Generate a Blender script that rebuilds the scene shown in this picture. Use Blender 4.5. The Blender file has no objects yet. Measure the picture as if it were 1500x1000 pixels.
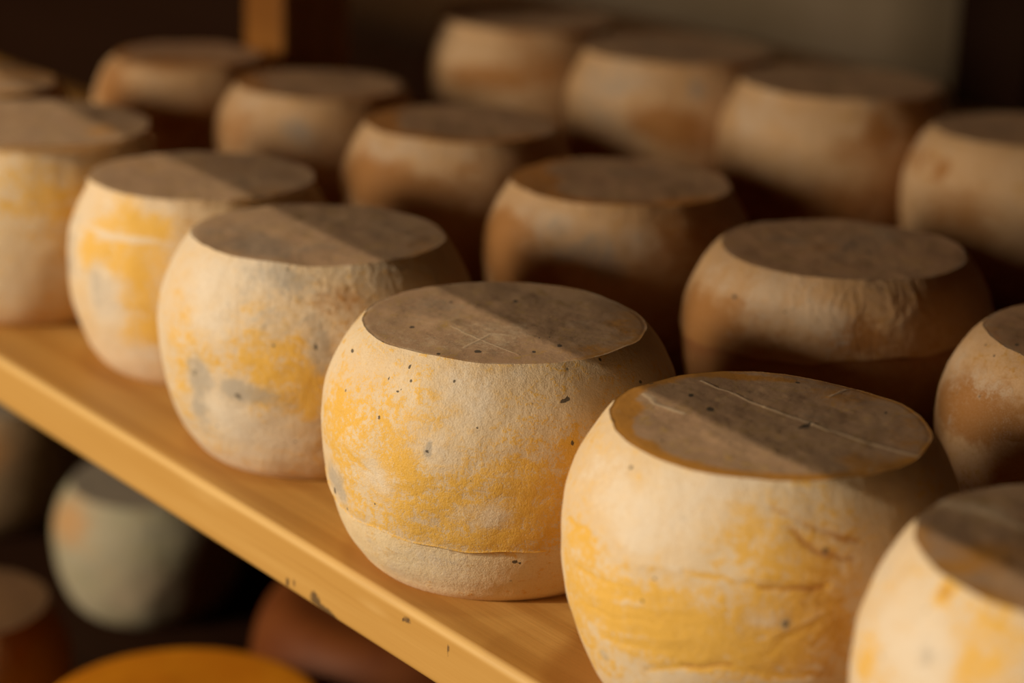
import bpy, math
import numpy as np

MARKS = {
 'A1': {'side': [('y', -59.9, 0.662, 8.44, 0.0473, 0.9), ('y', -67.5, 0.456, 9.06, 0.1576, 0.8), ('y', -40.8, 0.514, 20.34, 0.1314, 0.75), ('y', -26.9, 0.443, 25.88, 0.0946, 0.85), ('y', -2.5, 0.829, 11.56, 0.0946, 0.45), ('y', 10.0, 0.677, 13.68, 0.1314, 0.75), ('y', 14.6, 0.507, 11.93, 0.1182, 0.85), ('y', -43.4, 0.878, 15.88, 0.0946, 0.25), ('y', -7.4, 0.423, 19.4, 0.0788, 0.6), ('y', -19.0, 0.597, 12.21, 0.0788, 0.5), ('y', -6.9, 0.884, 7.75, 0.0788, 0.4), ('y', -53.7, 0.263, 13.01, 0.1051, 0.6), ('y', -11.5, 0.554, 15.71, 0.0683, 0.55), ('y', 19.2, 0.816, 8.15, 0.1576, 0.4), ('o', 18.1, 0.687, 10.12, 0.1576, 0.35), ('o', 17.0, 0.442, 9.06, 0.1051, 0.35), ('p', -59.3, 0.894, 18.84, 0.1051, 0.5), ('p', -23.7, 0.895, 16.82, 0.1051, 0.6), ('p', -38.0, 0.79, 12.21, 0.0788, 0.6), ('p', -8.9, 0.996, 11.68, 0.042, 0.5), ('p', 2.6, 0.578, 5.01, 0.0368, 0.5), ('g', -22.5, 0.864, 1.25, 0.0131, 0.6), ('g', -47.4, 0.268, 2.84, 0.0263, 0.8), ('g', 8.0, 0.565, 1.94, 0.0263, 0.8), ('g', -27.5, 0.651, 1.3, 0.0131, 0.6), ('g', 17.8, 0.804, 1.82, 0.021, 0.5), ('g', 12.9, 0.935, 5.92, 0.0788, 0.25), ('d', 8.0, 0.565, 1.36, 0.0184, 0.8), ('d', 17.8, 0.804, 1.21, 0.0158, 0.8), ('d', -27.5, 0.651, 0.87, 0.0105, 0.9), ('d', -47.8, 0.947, 1.43, 0.0105, 0.8), ('d', -30.6, 0.56, 0.89, 0.0079, 0.8), ('d', -63.6, 0.272, 1.3, 0.0079, 0.7), ('d', 9.9, 0.837, 0.59, 0.0079, 0.5), ('d', 13.4, 0.612, 0.59, 0.0079, 0.5), ('d', -21.1, 0.615, 0.41, 0.0053, 0.4)], 'sstroke': [('y', 1.09, 1, -0.8, [(-19.9, 0.705), (-8.7, 0.71), (0.3, 0.686), (7.4, 0.683), (18.5, 0.698)]), ('o', 0.82, 0.8, -0.5, [(0.3, 0.686), (7.4, 0.678), (16.3, 0.692)]), ('y', 1.36, 0.9, -0.7, [(-29.8, 0.302), (-18.8, 0.355), (-7.3, 0.396), (5.6, 0.376), (14.1, 0.362)]), ('o', 0.82, 0.7, -0.4, [(-18.8, 0.355), (-5.4, 0.394)]), ('y', 1.09, 0.8, -0.4, [(-72.6, 0.682), (-58.5, 0.693), (-50.7, 0.685)]), ('o', 1.09, 0.5, -0.4, [(2.7, 0.928), (12.6, 0.873), (27.5, 0.829)]), ('o', 1.09, 0.5, -0.4, [(6.8, 0.866), (16.3, 0.804), (26.0, 0.779)]), ('p', 1.64, 0.8, 0.6, [(-41.7, 0.671), (-25.8, 0.695), (-12.4, 0.716), (1.9, 0.716)]), ('y', 0.82, 0.8, -0.4, [(-61.0, 0.542), (-46.3, 0.564), (-33.5, 0.596)]), ('y', 0.82, 0.8, -0.4, [(-57.6, 0.43), (-41.0, 0.448), (-26.8, 0.495)]), ('p', 1.36, 0.8, 0.4, [(-53.0, 0.48), (-33.4, 0.533), (-19.0, 0.572)]), ('p', 1.09, 0.8, 0.4, [(4.7, 0.517), (9.7, 0.565), (16.6, 0.606)]), ('y', 0.82, 0.7, -0.3, [(3.4, 0.439), (8.3, 0.519), (15.2, 0.557)]), ('y', 0.82, 0.7, -0.3, [(-47.8, 0.348), (-31.5, 0.385), (-18.7, 0.419)]), ('p', 1.09, 0.7, 0.3, [(-50.9, 0.373), (-33.7, 0.415), (-16.8, 0.465)])], 'top': [('o', 0.281, -0.89, 0.064, 0.344, 1.2), ('o', 0.635, -0.744, 0.095, 0.143, 1.1), ('o', 0.894, -0.477, 0.172, 0.086, 1.1), ('o', 0.975, 0.118, 0.43, 0.086, 1.1), ('o', 0.612, 0.592, 0.172, 0.201, 0.7), ('o', -0.083, -0.857, 0.069, 0.143, 1.0), ('o', -0.881, -0.315, 0.516, 0.057, 0.9), ('o', -0.665, 0.529, 0.258, 0.201, 0.6), ('o', 0.062, 0.851, 0.103, 0.43, 0.5), ('d', -0.172, -0.37, 0.039, 0.057, 1), ('d', -0.416, -0.504, 0.026, 0.057, 0.9), ('d', -0.851, 0.169, 0.026, 0.029, 1), ('d', -0.367, 0.726, 0.017, 0.043, 0.8), ('d', 0.016, 0.228, 0.043, 0.072, 0.7), ('d', 0.438, -0.217, 0.021, 0.043, 0.5), ('d', 0.472, -0.626, 0.017, 0.086, 0.5), ('g', 0.55, -0.172, 0.129, 0.172, 0.3), ('g', -0.268, 0.311, 0.258, 0.201, 0.4), ('d', 0.383, 0.019, 0.017, 0.029, 0.5), ('d', 0.784, 0.353, 0.043, 0.057, 0.4)], 'tstroke': [('p', 0.68, 1.3, 0.5, [(-0.729, -0.45), (-0.509, -0.233), (-0.308, -0.031)]), ('p', 0.82, 1.6, 0.5, [(-0.308, -0.031), (-0.032, 0.27)]), ('p', 0.82, 1.6, 0.5, [(-0.032, 0.27), (0.222, 0.6), (0.398, 0.899)]), ('p', 1.36, 1.2, 0.3, [(-0.374, -0.794), (-0.226, -0.717), (-0.066, -0.535)]), ('p', 0.55, 0.8, 0.4, [(-0.6, 0.376), (-0.798, 0.487), (-0.84, 0.541)]), ('d', 0.55, 0.8, -0.4, [(0.065, 0.187), (-0.042, 0.253)])]},
 'A2': {'side': [('y', -57.3, 0.619, 9.62, 0.1804, 0.8), ('y', -66.2, 0.723, 8.06, 0.1203, 0.5), ('y', -29.5, 0.627, 7.46, 0.0902, 0.75), ('y', -44.2, 0.775, 9.07, 0.0662, 0.35), ('y', -6.1, 0.582, 26.13, 0.1083, 0.5), ('y', 7.5, 0.414, 19.65, 0.1263, 0.85), ('y', 11.8, 0.626, 13.27, 0.1203, 0.55), ('y', -20.4, 0.819, 20.79, 0.1052, 0.45), ('y', -24.1, 0.493, 14.23, 0.0842, 0.5), ('y', 21.9, 0.723, 3.73, 0.0662, 0.9), ('y', -5.9, 0.324, 30.46, 0.0421, 0.6), ('y', -43.2, 0.372, 11.89, 0.1083, 0.45), ('y', -37.7, 0.649, 8.21, 0.1203, 0.4), ('y', -18.8, 0.402, 11.43, 0.0902, 0.4), ('p', -18.8, 0.663, 7.32, 0.0722, 0.8), ('p', -15.6, 0.873, 8.99, 0.1052, 0.6), ('p', -4.9, 0.448, 7.39, 0.0541, 0.7), ('p', -37.6, 0.524, 8.2, 0.0662, 0.6), ('p', -18.1, 0.165, 34.16, 0.0902, 0.5), ('p', -3.5, 0.918, 13.01, 0.0752, 0.3), ('g', -63.0, 0.406, 7.62, 0.0842, 0.9), ('g', -21.5, 0.673, 1.63, 0.0271, 1.2), ('g', -20.8, 0.707, 0.93, 0.015, 1.2), ('g', -13.8, 0.251, 7.58, 0.0601, 0.55), ('g', -22.7, 0.921, 3.29, 0.1022, 0.35), ('g', -32.4, 0.727, 2.56, 0.021, 0.4), ('d', 20.7, 0.878, 1.62, 0.009, 1.2), ('d', 22.2, 0.884, 0.94, 0.009, 1.2), ('d', -34.5, 0.954, 0.79, 0.012, 1), ('d', -31.8, 0.91, 0.76, 0.009, 1), ('d', -41.2, 0.899, 0.58, 0.012, 0.9), ('d', -35.8, 0.865, 1.07, 0.006, 0.9), ('d', -67.0, 0.927, 2.21, 0.009, 1.1), ('d', -40.2, 0.759, 1.13, 0.012, 0.8), ('d', -34.5, 0.875, 0.53, 0.006, 0.9), ('d', -16.3, 0.934, 0.68, 0.009, 0.9), ('d', 22.2, 0.725, 0.7, 0.015, 1), ('d', 40.1, 0.99, 0.85, 0.009, 1), ('d', 54.5, 0.88, 1.49, 0.012, 1), ('d', -6.8, 0.788, 1.09, 0.009, 0.7), ('d', -12.8, 0.752, 0.89, 0.009, 0.4), ('d', -4.8, 0.679, 0.87, 0.006, 0.5), ('d', -0.7, 0.498, 0.87, 0.009, 0.5), ('d', -40.4, 0.406, 0.57, 0.009, 0.8), ('d', 6.3, 0.23, 1.52, 0.012, 1.1), ('d', 8.0, 0.223, 0.66, 0.009, 1), ('d', -21.5, 0.678, 0.93, 0.015, 0.6), ('d', -65.9, 0.354, 2.65, 0.0241, 0.7), ('d', 12.2, 0.445, 0.44, 0.006, 0.6), ('d', 40.6, 0.84, 0.86, 0.009, 1), ('d', 10.1, 0.875, 0.44, 0.006, 0.6), ('d', -16.4, 0.608, 0.45, 0.006, 0.6), ('d', -8.1, 0.585, 0.66, 0.006, 0.5), ('d', -56.7, 0.315, 1.18, 0.015, 0.7)], 'sstroke': [('y', 0.93, 0.9, -0.3, [(-55.4, 0.599), (-41.8, 0.538), (-37.7, 0.489)]), ('y', 0.93, 0.7, -0.2, [(-60.8, 0.605), (-52.2, 0.689), (-45.1, 0.751)]), ('d', 0.47, 0.5, 0, [(19.2, 0.87), (22.3, 0.889)]), ('y', 0.93, 0.5, -0.2, [(-68.1, 0.573), (-71.4, 0.673)]), ('p', 1.56, 0.4, 0.3, [(-32.4, 0.541), (-18.5, 0.542), (-6.1, 0.55)])], 'top': [('d', -0.459, 0.076, 0.024, 0.065, 1), ('d', -0.437, -0.389, 0.02, 0.033, 1), ('d', 0.229, -0.638, 0.029, 0.049, 1), ('d', 0.558, 0.383, 0.029, 0.065, 1), ('d', 0.718, 0.206, 0.02, 0.049, 1), ('d', 0.777, -0.17, 0.044, 0.049, 0.9), ('d', 0.869, -0.433, 0.024, 0.049, 0.7), ('g', -0.259, -0.535, 0.244, 0.326, 0.7), ('g', -0.047, 0.537, 0.244, 0.195, 0.4), ('p', 0.37, -0.179, 0.391, 0.358, 0.4), ('o', 0.08, 0.869, 0.147, 0.489, 0.5), ('o', 0.671, 0.612, 0.293, 0.195, 0.5), ('d', 0.605, -0.823, 0.024, 0.049, 0.6), ('d', 0.4, 0.244, 0.01, 0.033, 0.8), ('d', 0.375, 0.315, 0.01, 0.033, 0.8), ('d', 0.82, -0.672, 0.049, 0.065, 0.4), ('o', 1.0, -0.527, 0.293, 0.081, 0.6)], 'tstroke': [('p', 0.62, 0.5, 0.2, [(0.696, -0.264), (0.358, -0.085), (0.379, 0.009)]), ('p', 0.62, 0.4, 0.2, [(0.23, -0.372), (0.807, 0.105)])], 'seam': [(-81.5, 0.364), (-60.9, 0.299), (-40.1, 0.289), (-24.1, 0.282), (-5.9, 0.282), (18.4, 0.273)]},
 'A3': {'side': [('y', -11.8, 0.604, 14.12, 0.1209, 1), ('y', -2.6, 0.488, 5.53, 0.1008, 0.95), ('y', -10.0, 0.393, 12.75, 0.0605, 0.6), ('y', -56.1, 0.513, 9.9, 0.2351, 0.55), ('y', -26.9, 0.768, 12.96, 0.0873, 0.45), ('y', -17.2, 0.467, 7.89, 0.0672, 0.6), ('y', -34.1, 0.608, 15.17, 0.1008, 0.35), ('o', 7.2, 0.871, 10.63, 0.0672, 0.5), ('y', -43.4, 0.188, 20.75, 0.0672, 0.25), ('y', -6.8, 0.188, 12.65, 0.0873, 0.25), ('p', -39.1, 0.885, 22.66, 0.1344, 0.6), ('p', -36.0, 0.347, 12.42, 0.1344, 0.6), ('p', -17.4, 0.214, 23.7, 0.1008, 0.5), ('p', -44.2, 0.704, 10.51, 0.0672, 0.5), ('g', -47.8, 0.492, 6.74, 0.0873, 1), ('g', -49.6, 0.273, 6.21, 0.1142, 0.8), ('g', -26.4, 0.445, 11.22, 0.0504, 1), ('g', -0.4, 0.664, 4.02, 0.1142, 0.9), ('g', -17.1, 0.836, 23.66, 0.1344, 0.45), ('g', -10.8, 0.971, 25.58, 0.0605, 0.4), ('g', -68.3, 0.03, 17.64, 0.0537, 0.4), ('g', -31.7, 0.472, 4.73, 0.047, 0.5), ('d', -49.0, 0.488, 3.07, 0.0269, 0.5), ('d', -29.3, 0.429, 2.88, 0.0235, 0.55), ('d', -0.9, 0.684, 1.01, 0.0302, 0.9), ('d', 0.1, 0.619, 1.26, 0.0134, 0.6), ('d', -8.7, 0.23, 1.02, 0.0134, 0.7), ('d', -40.9, 0.196, 1.0, 0.0101, 0.6), ('d', -51.7, 0.34, 1.62, 0.0235, 0.5), ('d', -5.0, 0.55, 0.76, 0.0101, 0.6), ('d', -15.9, 0.674, 0.78, 0.0101, 0.6), ('d', -9.5, 0.788, 0.76, 0.0134, 0.5), ('d', -23.9, 0.745, 0.82, 0.0101, 0.5), ('d', -35.3, 0.753, 0.62, 0.0101, 0.5), ('d', -14.0, 0.982, 1.29, 0.0101, 0.6)], 'sstroke': [('p', 1.41, 0.5, 0.5, [(-10.2, 1.0), (9.5, 0.986), (27.3, 0.962), (41.3, 0.957)]), ('p', 1.41, 0.5, 0.5, [(-18.4, 0.915), (-2.0, 0.911), (14.5, 0.934)]), ('p', 1.06, 0.5, 0.4, [(-12.2, 0.867), (0.7, 0.832), (8.3, 0.845)])], 'top': [('g', 0.209, -0.638, 0.335, 0.483, 0.8), ('g', 0.508, -0.255, 0.335, 0.297, 0.8), ('g', -0.069, 0.506, 0.279, 0.372, 0.5), ('g', -0.497, 0.009, 0.446, 0.186, 0.4), ('o', 0.351, 0.821, 0.134, 0.446, 0.4), ('d', 0.622, -0.464, 0.112, 0.112, 0.35), ('d', 0.076, -0.153, 0.089, 0.093, 0.3), ('d', 0.569, 0.651, 0.112, 0.112, 0.3)]},
 'A4': {'side': [('y', -39.2, 0.856, 13.82, 0.1313, 1.1), ('y', -56.8, 0.685, 9.78, 0.1159, 1), ('y', -26.5, 0.559, 9.97, 0.255, 1.1), ('y', -17.0, 0.845, 8.09, 0.085, 0.9), ('y', -25.0, 0.318, 11.82, 0.0695, 0.8), ('y', -38.3, 0.675, 18.97, 0.0618, 0.6), ('o', -1.8, 0.919, 14.89, 0.1159, 0.3), ('p', -55.9, 0.923, 15.92, 0.0773, 0.5), ('p', -46.7, 0.497, 13.02, 0.1545, 0.9), ('p', -34.5, 0.799, 28.9, 0.0155, 0.8), ('p', -41.6, 0.167, 31.83, 0.1159, 0.6), ('p', -22.7, 0.97, 16.13, 0.0464, 0.5), ('g', -48.8, 0.51, 12.65, 0.1391, 0.6), ('g', -76.0, 0.666, 5.95, 0.1391, 0.9), ('g', -79.8, 0.36, 8.5, 0.1932, 0.4), ('g', -63.8, 0.03, 20.22, 0.0464, 0.3), ('d', -74.2, 0.707, 3.4, 0.0309, 0.4)], 'sstroke': [('p', 1.57, 0.6, 0.3, [(-69.9, 0.719), (-40.0, 0.79), (-19.7, 0.811)])], 'top': [('o', -0.481, -0.29, 0.777, 0.216, 0.3), ('g', 0.151, 0.031, 0.518, 0.302, 0.3), ('o', 0.64, 0.648, 0.389, 0.173, 0.4)]},
 'A5': {'side': [('y', 15.0, 0.803, 38.16, 0.1607, 0.4), ('y', 30.9, 0.302, 21.47, 0.2411, 0.35), ('y', 2.5, 0.708, 18.45, 0.1607, 0.4), ('p', 1.5, 0.258, 24.58, 0.1607, 0.4), ('p', 17.2, 0.932, 25.72, 0.0482, 0.5), ('g', -8.4, 0.176, 9.31, 0.0402, 0.3)], 'sstroke': [('y', 1.7, 0.5, -0.3, [(-11.9, 0.708), (8.1, 0.663), (29.7, 0.638), (49.3, 0.624)])], 'top': [('o', 0.34, 0.641, 0.239, 0.279, 0.6), ('g', 0.169, 0.07, 0.359, 0.319, 0.3)]},
 'B0': {'side': [('o', -59.5, 0.743, 17.82, 0.1255, 0.8), ('o', -49.6, 0.726, 20.93, 0.0941, 0.7), ('o', -33.7, 0.812, 16.32, 0.0941, 0.5), ('p', -75.3, 0.861, 19.39, 0.0941, 0.5), ('p', -46.9, 0.878, 13.25, 0.0377, 0.5), ('d', -54.1, 0.96, 1.54, 0.0094, 0.9), ('d', -48.8, 0.815, 0.69, 0.0094, 0.7), ('d', -65.0, 0.974, 1.07, 0.0094, 0.7), ('d', -32.2, 0.843, 0.53, 0.0063, 0.5)], 'sstroke': [('p', 0.95, 0.5, 0.5, [(-91.1, 0.795), (-84.2, 0.876), (-84.5, 0.956)]), ('o', 0.63, 0.7, -0.4, [(-78.8, 0.722), (-57.9, 0.721), (-42.3, 0.712), (-28.2, 0.707)])], 'top': [('d', 0.501, -0.71, 0.031, 0.069, 0.7), ('o', 0.493, -0.908, 0.072, 0.448, 0.5), ('d', 0.832, -0.854, 0.052, 0.069, 0.5), ('o', 0.913, -0.631, 0.207, 0.103, 0.6)]},
 'B1': {'side': [('o', -63.8, 0.682, 19.27, 0.1543, 0.9), ('o', -43.2, 0.691, 17.18, 0.0771, 0.5), ('o', 7.4, 0.796, 8.59, 0.0701, 0.8), ('o', -34.2, 0.84, 15.15, 0.0491, 0.5), ('o', -10.3, 0.743, 50.94, 0.0491, 0.35), ('p', -21.8, 0.923, 16.19, 0.1052, 0.7), ('p', -63.3, 0.911, 16.72, 0.0842, 0.6), ('p', -6.4, 0.835, 12.61, 0.0701, 0.5), ('g', 13.6, 0.848, 10.31, 0.0912, 0.3), ('g', 28.4, 0.926, 8.55, 0.1052, 0.35), ('d', -43.5, 0.866, 1.73, 0.0105, 1), ('d', -42.4, 0.866, 1.02, 0.0105, 1), ('g', -12.6, 0.897, 3.08, 0.0281, 0.4), ('d', 24.9, 0.684, 1.1, 0.0105, 0.7), ('d', 33.4, 0.648, 0.9, 0.0175, 0.7), ('d', -34.9, 0.686, 0.92, 0.0105, 0.5)], 'sstroke': [('p', 1.43, 0.7, 0.6, [(31.0, 0.987), (33.0, 0.923), (24.3, 0.846), (18.7, 0.821)]), ('p', 1.43, 0.7, 0.6, [(11.7, 0.979), (20.0, 0.956), (21.9, 0.889), (16.1, 0.821)]), ('p', 1.07, 0.6, 0.5, [(-2.5, 0.948), (8.5, 0.915), (6.0, 0.846)]), ('d', 0.72, 0.4, -0.3, [(-19.9, 0.856), (-12.6, 0.897), (-11.5, 0.912)]), ('p', 1.43, 0.6, 0.5, [(41.4, 1.0), (39.7, 0.97)])], 'top': [('g', 0.037, -0.025, 0.516, 0.574, 0.5), ('o', -0.044, -0.139, 0.172, 0.268, 0.35), ('d', 0.021, 0.031, 0.046, 0.077, 0.7), ('d', 0.081, 0.211, 0.057, 0.077, 0.6), ('d', 0.205, -0.58, 0.034, 0.077, 0.5), ('g', -0.554, 0.367, 0.344, 0.306, 0.5), ('d', 0.743, -0.881, 0.08, 0.077, 0.3)], 'seam': [(-73.6, 0.594), (-49.4, 0.611), (-29.9, 0.631), (-9.6, 0.653), (13.8, 0.68), (34.3, 0.693), (47.0, 0.703)]},
 'B2': {'side': [('o', -55.3, 0.699, 20.65, 0.1989, 1), ('o', -40.5, 0.613, 19.32, 0.0796, 0.6), ('o', 29.8, 0.843, 20.31, 0.1592, 0.6), ('p', -35.9, 0.902, 21.77, 0.0637, 0.7), ('p', 10.4, 0.787, 11.95, 0.1194, 0.5), ('g', -16.1, 0.802, 18.34, 0.1194, 0.6), ('g', -31.2, 0.877, 6.87, 0.0557, 0.4), ('g', -0.7, 0.682, 11.75, 0.0796, 0.5), ('o', -72.4, 0.738, 11.75, 0.1194, 0.6)], 'top': [('o', 0.353, -0.765, 0.165, 0.55, 2), ('o', 0.867, -0.649, 0.19, 0.212, 1.8), ('o', 1.024, -0.403, 0.317, 0.19, 2), ('o', 1.044, 0.135, 0.571, 0.127, 1.8), ('o', 0.687, 0.618, 0.254, 0.212, 0.6), ('d', -0.132, -0.06, 0.19, 0.254, 0.4), ('g', -0.462, 0.127, 0.381, 0.296, 0.6)]},
 'B3': {'side': [('o', -55.4, 0.732, 23.6, 0.1579, 1), ('o', -24.1, 0.724, 22.02, 0.114, 0.7), ('p', -48.2, 0.927, 20.11, 0.0877, 0.5), ('p', -12.4, 0.919, 20.58, 0.0614, 0.4), ('g', -7.9, 0.833, 10.14, 0.0526, 0.3), ('o', 9.2, 0.82, 16.97, 0.1754, 0.4)], 'top': [('o', 0.199, -0.795, 0.117, 0.584, 2), ('o', 0.892, -0.552, 0.292, 0.195, 2), ('o', 1.073, 0.04, 0.657, 0.146, 1.8), ('g', -0.021, 0.18, 0.511, 0.438, 0.4)]},
 'B4': {'side': [('g', -13.9, 0.817, 9.33, 0.0982, 0.9), ('p', -40.6, 0.952, 19.89, 0.0785, 0.5), ('o', -55.8, 0.757, 26.83, 0.1473, 0.6), ('g', 1.5, 0.782, 11.32, 0.0982, 0.4)], 'top': [('o', 0.245, -0.815, 0.183, 0.387, 1.8), ('o', 1.087, -0.287, 0.581, 0.166, 1.8)]},
 'B5': {'side': [('o', -60.5, 0.847, 16.69, 0.1646, 0.9), ('o', -20.8, 1.0, 26.4, 0.0439, 0.6), ('o', 1.4, 0.627, 24.69, 0.0878, 0.9), ('p', -6.9, 0.861, 20.72, 0.0878, 0.4), ('o', -42.4, 0.734, 16.7, 0.1097, 0.5)], 'top': [('o', 0.584, -0.232, 0.658, 0.313, 0.9), ('g', -0.256, 0.415, 0.564, 0.313, 0.4)]},
 'C0': {'side': [('o', -43.8, 0.825, 4.62, 0.0524, 0.9), ('o', -68.9, 0.836, 18.55, 0.0874, 0.6), ('o', -29.6, 0.575, 23.02, 0.1747, 0.6), ('p', -94.3, 0.9, 19.06, 0.0874, 0.5), ('g', -19.7, 0.846, 7.08, 0.0524, 0.4)], 'top': [('g', -0.007, -0.554, 0.459, 0.357, 0.5)]},
 'C1': {'side': [('p', -40.9, 0.855, 26.66, 0.1357, 0.6), ('o', 22.2, 0.841, 8.7, 0.1085, 0.8), ('o', 8.4, 0.726, 10.18, 0.0904, 0.5), ('o', -9.2, 0.424, 40.8, 0.1176, 0.5), ('g', -13.5, 0.791, 3.45, 0.0452, 0.7), ('g', 19.7, 0.969, 4.28, 0.0452, 0.8), ('g', -6.3, 0.512, 4.73, 0.0633, 0.5), ('o', -69.8, 0.496, 28.77, 0.1809, 0.4)], 'top': [('g', -0.034, 0.126, 0.632, 0.328, 0.3)]},
 'C2': {'side': [('g', -48.9, 0.782, 22.02, 0.2007, 0.8), ('g', 12.6, 0.851, 5.19, 0.0702, 0.9), ('o', -9.0, 0.648, 14.65, 0.1003, 0.9), ('o', 5.2, 0.568, 18.17, 0.1003, 0.8), ('p', -27.8, 0.882, 20.44, 0.1003, 0.5), ('g', -31.1, 0.547, 12.68, 0.1003, 0.5)], 'top': [('g', -0.026, -0.014, 0.739, 0.345, 0.7)]},
 'C3': {'side': [('o', -27.2, 0.641, 26.93, 0.0889, 0.9), ('o', -4.7, 0.97, 12.02, 0.0778, 0.4), ('o', 8.5, 0.743, 24.22, 0.1445, 0.6), ('p', -52.1, 0.82, 19.5, 0.1112, 0.4)], 'top': [('g', -0.024, 0.071, 0.803, 0.375, 0.3)]},
 'A0': {'side': [('o', -45.3, 0.969, 2.14, 0.0188, 0.8), ('y', -45.3, 0.969, 2.85, 0.025, 2.5), ('p', -42.8, 0.843, 9.58, 0.0876, 1.0), ('g', -42.3, 0.836, 6.79, 0.0626, 0.35), ('y', -25.9, 0.928, 11.16, 0.0918, 0.6), ('y', -64.4, 0.7, 5.43, 0.1043, 0.5), ('y', -61.5, 0.945, 9.13, 0.0417, 0.4), ('y', -63.3, 0.675, 11.19, 0.0417, 0.5), ('y', -24.4, 0.841, 7.35, 0.0417, 0.6), ('p', -62.9, 0.839, 7.35, 0.0834, 0.6), ('g', -79.6, 0.886, 4.78, 0.0292, 0.3), ('g', -41.5, 0.822, 2.23, 0.0167, 0.4)], 'top': [('o', 0.286, -0.556, 0.262, 0.25, 0.7), ('p', -0.385, -0.729, 0.187, 0.1, 0.7), ('o', 0.179, -0.929, 0.06, 0.25, 0.4), ('g', -0.093, -0.775, 0.15, 0.25, 0.3), ('o', 0.523, -0.781, 0.15, 0.1, 0.6), ('o', 0.777, -0.512, 0.225, 0.125, 0.6)], 'tstroke': [('p', 1.85, 0.6, 0.3, [(-0.435, -0.886), (-0.382, -0.653), (-0.184, -0.413)])]},
 'A6': {'side': [('o', 64.8, 1.0, 47.78, 0.0906, 0.6)], 'top': [('o', -0.293, 0.707, 0.455, 0.405, 0.7)]},
}
CH = {
 'A1': (-0.3077, 0.0753, 0.0812, 0.1116, 0.7813),
 'A2': (-0.4746, 0.0715, 0.0824, 0.1113, 0.7731),
 'A3': (-0.6423, 0.0804, 0.0803, 0.1128, 0.7861),
 'A4': (-0.7987, 0.1007, 0.0756, 0.1093, 0.8018),
 'A5': (-0.9574, 0.0725, 0.0793, 0.1137, 0.8963),
 'B0': (-0.3156, 0.3038, 0.0801, 0.1084, 0.7643),
 'B1': (-0.4922, 0.3048, 0.0819, 0.1098, 0.7622),
 'B2': (-0.6733, 0.3069, 0.0782, 0.1084, 0.8077),
 'B3': (-0.8507, 0.321, 0.0762, 0.1092, 0.8007),
 'B4': (-1.0212, 0.321, 0.0737, 0.1064, 0.7936),
 'B5': (-1.1862, 0.3092, 0.0727, 0.1023, 0.7636),
 'C0': (-0.645, 0.632, 0.078, 0.1118, 0.7605),
 'C1': (-0.8108, 0.6268, 0.084, 0.117, 0.8347),
 'C2': (-0.9854, 0.6256, 0.0844, 0.1142, 0.8547),
 'C3': (-1.1737, 0.6238, 0.0828, 0.1116, 0.868),
 'A0': (-0.139, 0.064, 0.079, 0.119, 0.78),
 'A6': (-1.118, 0.0976, 0.079, 0.111, 0.78),
}
CAM=[0.27007, -0.50365, 0.39129, 0.6617, 0.29882, 0.03583, 3.20331]


COL = bpy.context.scene.collection
# ------------------------------------------------------------------ noise
def _h(ix, iy, iz, s):
    n = (ix.astype(np.int64)*374761393 + iy.astype(np.int64)*668265263 + iz.astype(np.int64)*2147483647 + s*1274126177) & 0xffffffff
    n = ((n ^ (n >> 13)) * 1274126177) & 0xffffffff
    n = ((n ^ (n >> 16)) * 2246822519) & 0xffffffff
    return ((n ^ (n >> 15)) & 0xffff) / 65535.0
def vnoise(P, s=0):
    i = np.floor(P).astype(np.int64); f = P - i; u = f*f*f*(f*(f*6-15)+10)
    x, y, z = i[:, 0], i[:, 1], i[:, 2]; r = 0
    for dx in (0, 1):
        for dy in (0, 1):
            for dz in (0, 1):
                w = (u[:, 0] if dx else 1-u[:, 0])*(u[:, 1] if dy else 1-u[:, 1])*(u[:, 2] if dz else 1-u[:, 2])
                r = r + w*_h(x+dx, y+dy, z+dz, s)
    return r*2-1
def fbm(P, octv=4, s=0):
    r, a = 0, 1.0
    for k in range(octv):
        r = r + a*vnoise(P*(2**k)+k*17.3, s+k); a *= .5
    return r/1.9
def segdist(X, Y, pts):
    d = np.full(X.shape, 9.0)
    for (ax, ay), (bx, by) in zip(pts[:-1], pts[1:]):
        ux, uy = bx-ax, by-ay; L = ux*ux+uy*uy+1e-12
        t = np.clip(((X-ax)*ux+(Y-ay)*uy)/L, 0, 1)
        d = np.minimum(d, np.hypot(X-ax-t*ux, Y-ay-t*uy))
    return d

# ------------------------------------------------------------------ mesh helper
def mesh_obj(name, V, F, mat, parent=None, attrs=None, smooth=True):
    me = bpy.data.meshes.new(name)
    V = np.asarray(V, float)
    me.from_pydata(V.tolist(), [], F if isinstance(F, list) else F.tolist())
    if smooth:
        me.polygons.foreach_set('use_smooth', [True]*len(me.polygons))
    for k, a in (attrs or {}).items():
        at = me.attributes.new(k, 'FLOAT', 'POINT'); at.data.foreach_set('value', np.asarray(a, np.float32))
    me.materials.append(mat); me.update()
    o = bpy.data.objects.new(name, me); COL.objects.link(o)
    if parent is not None: o.parent = parent
    return o
def tag(o, label=None, cat=None, group=None, kind=None):
    if label: o['label'] = label
    if cat: o['category'] = cat
    if group: o['group'] = group
    if kind: o['kind'] = kind
    return o

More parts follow.
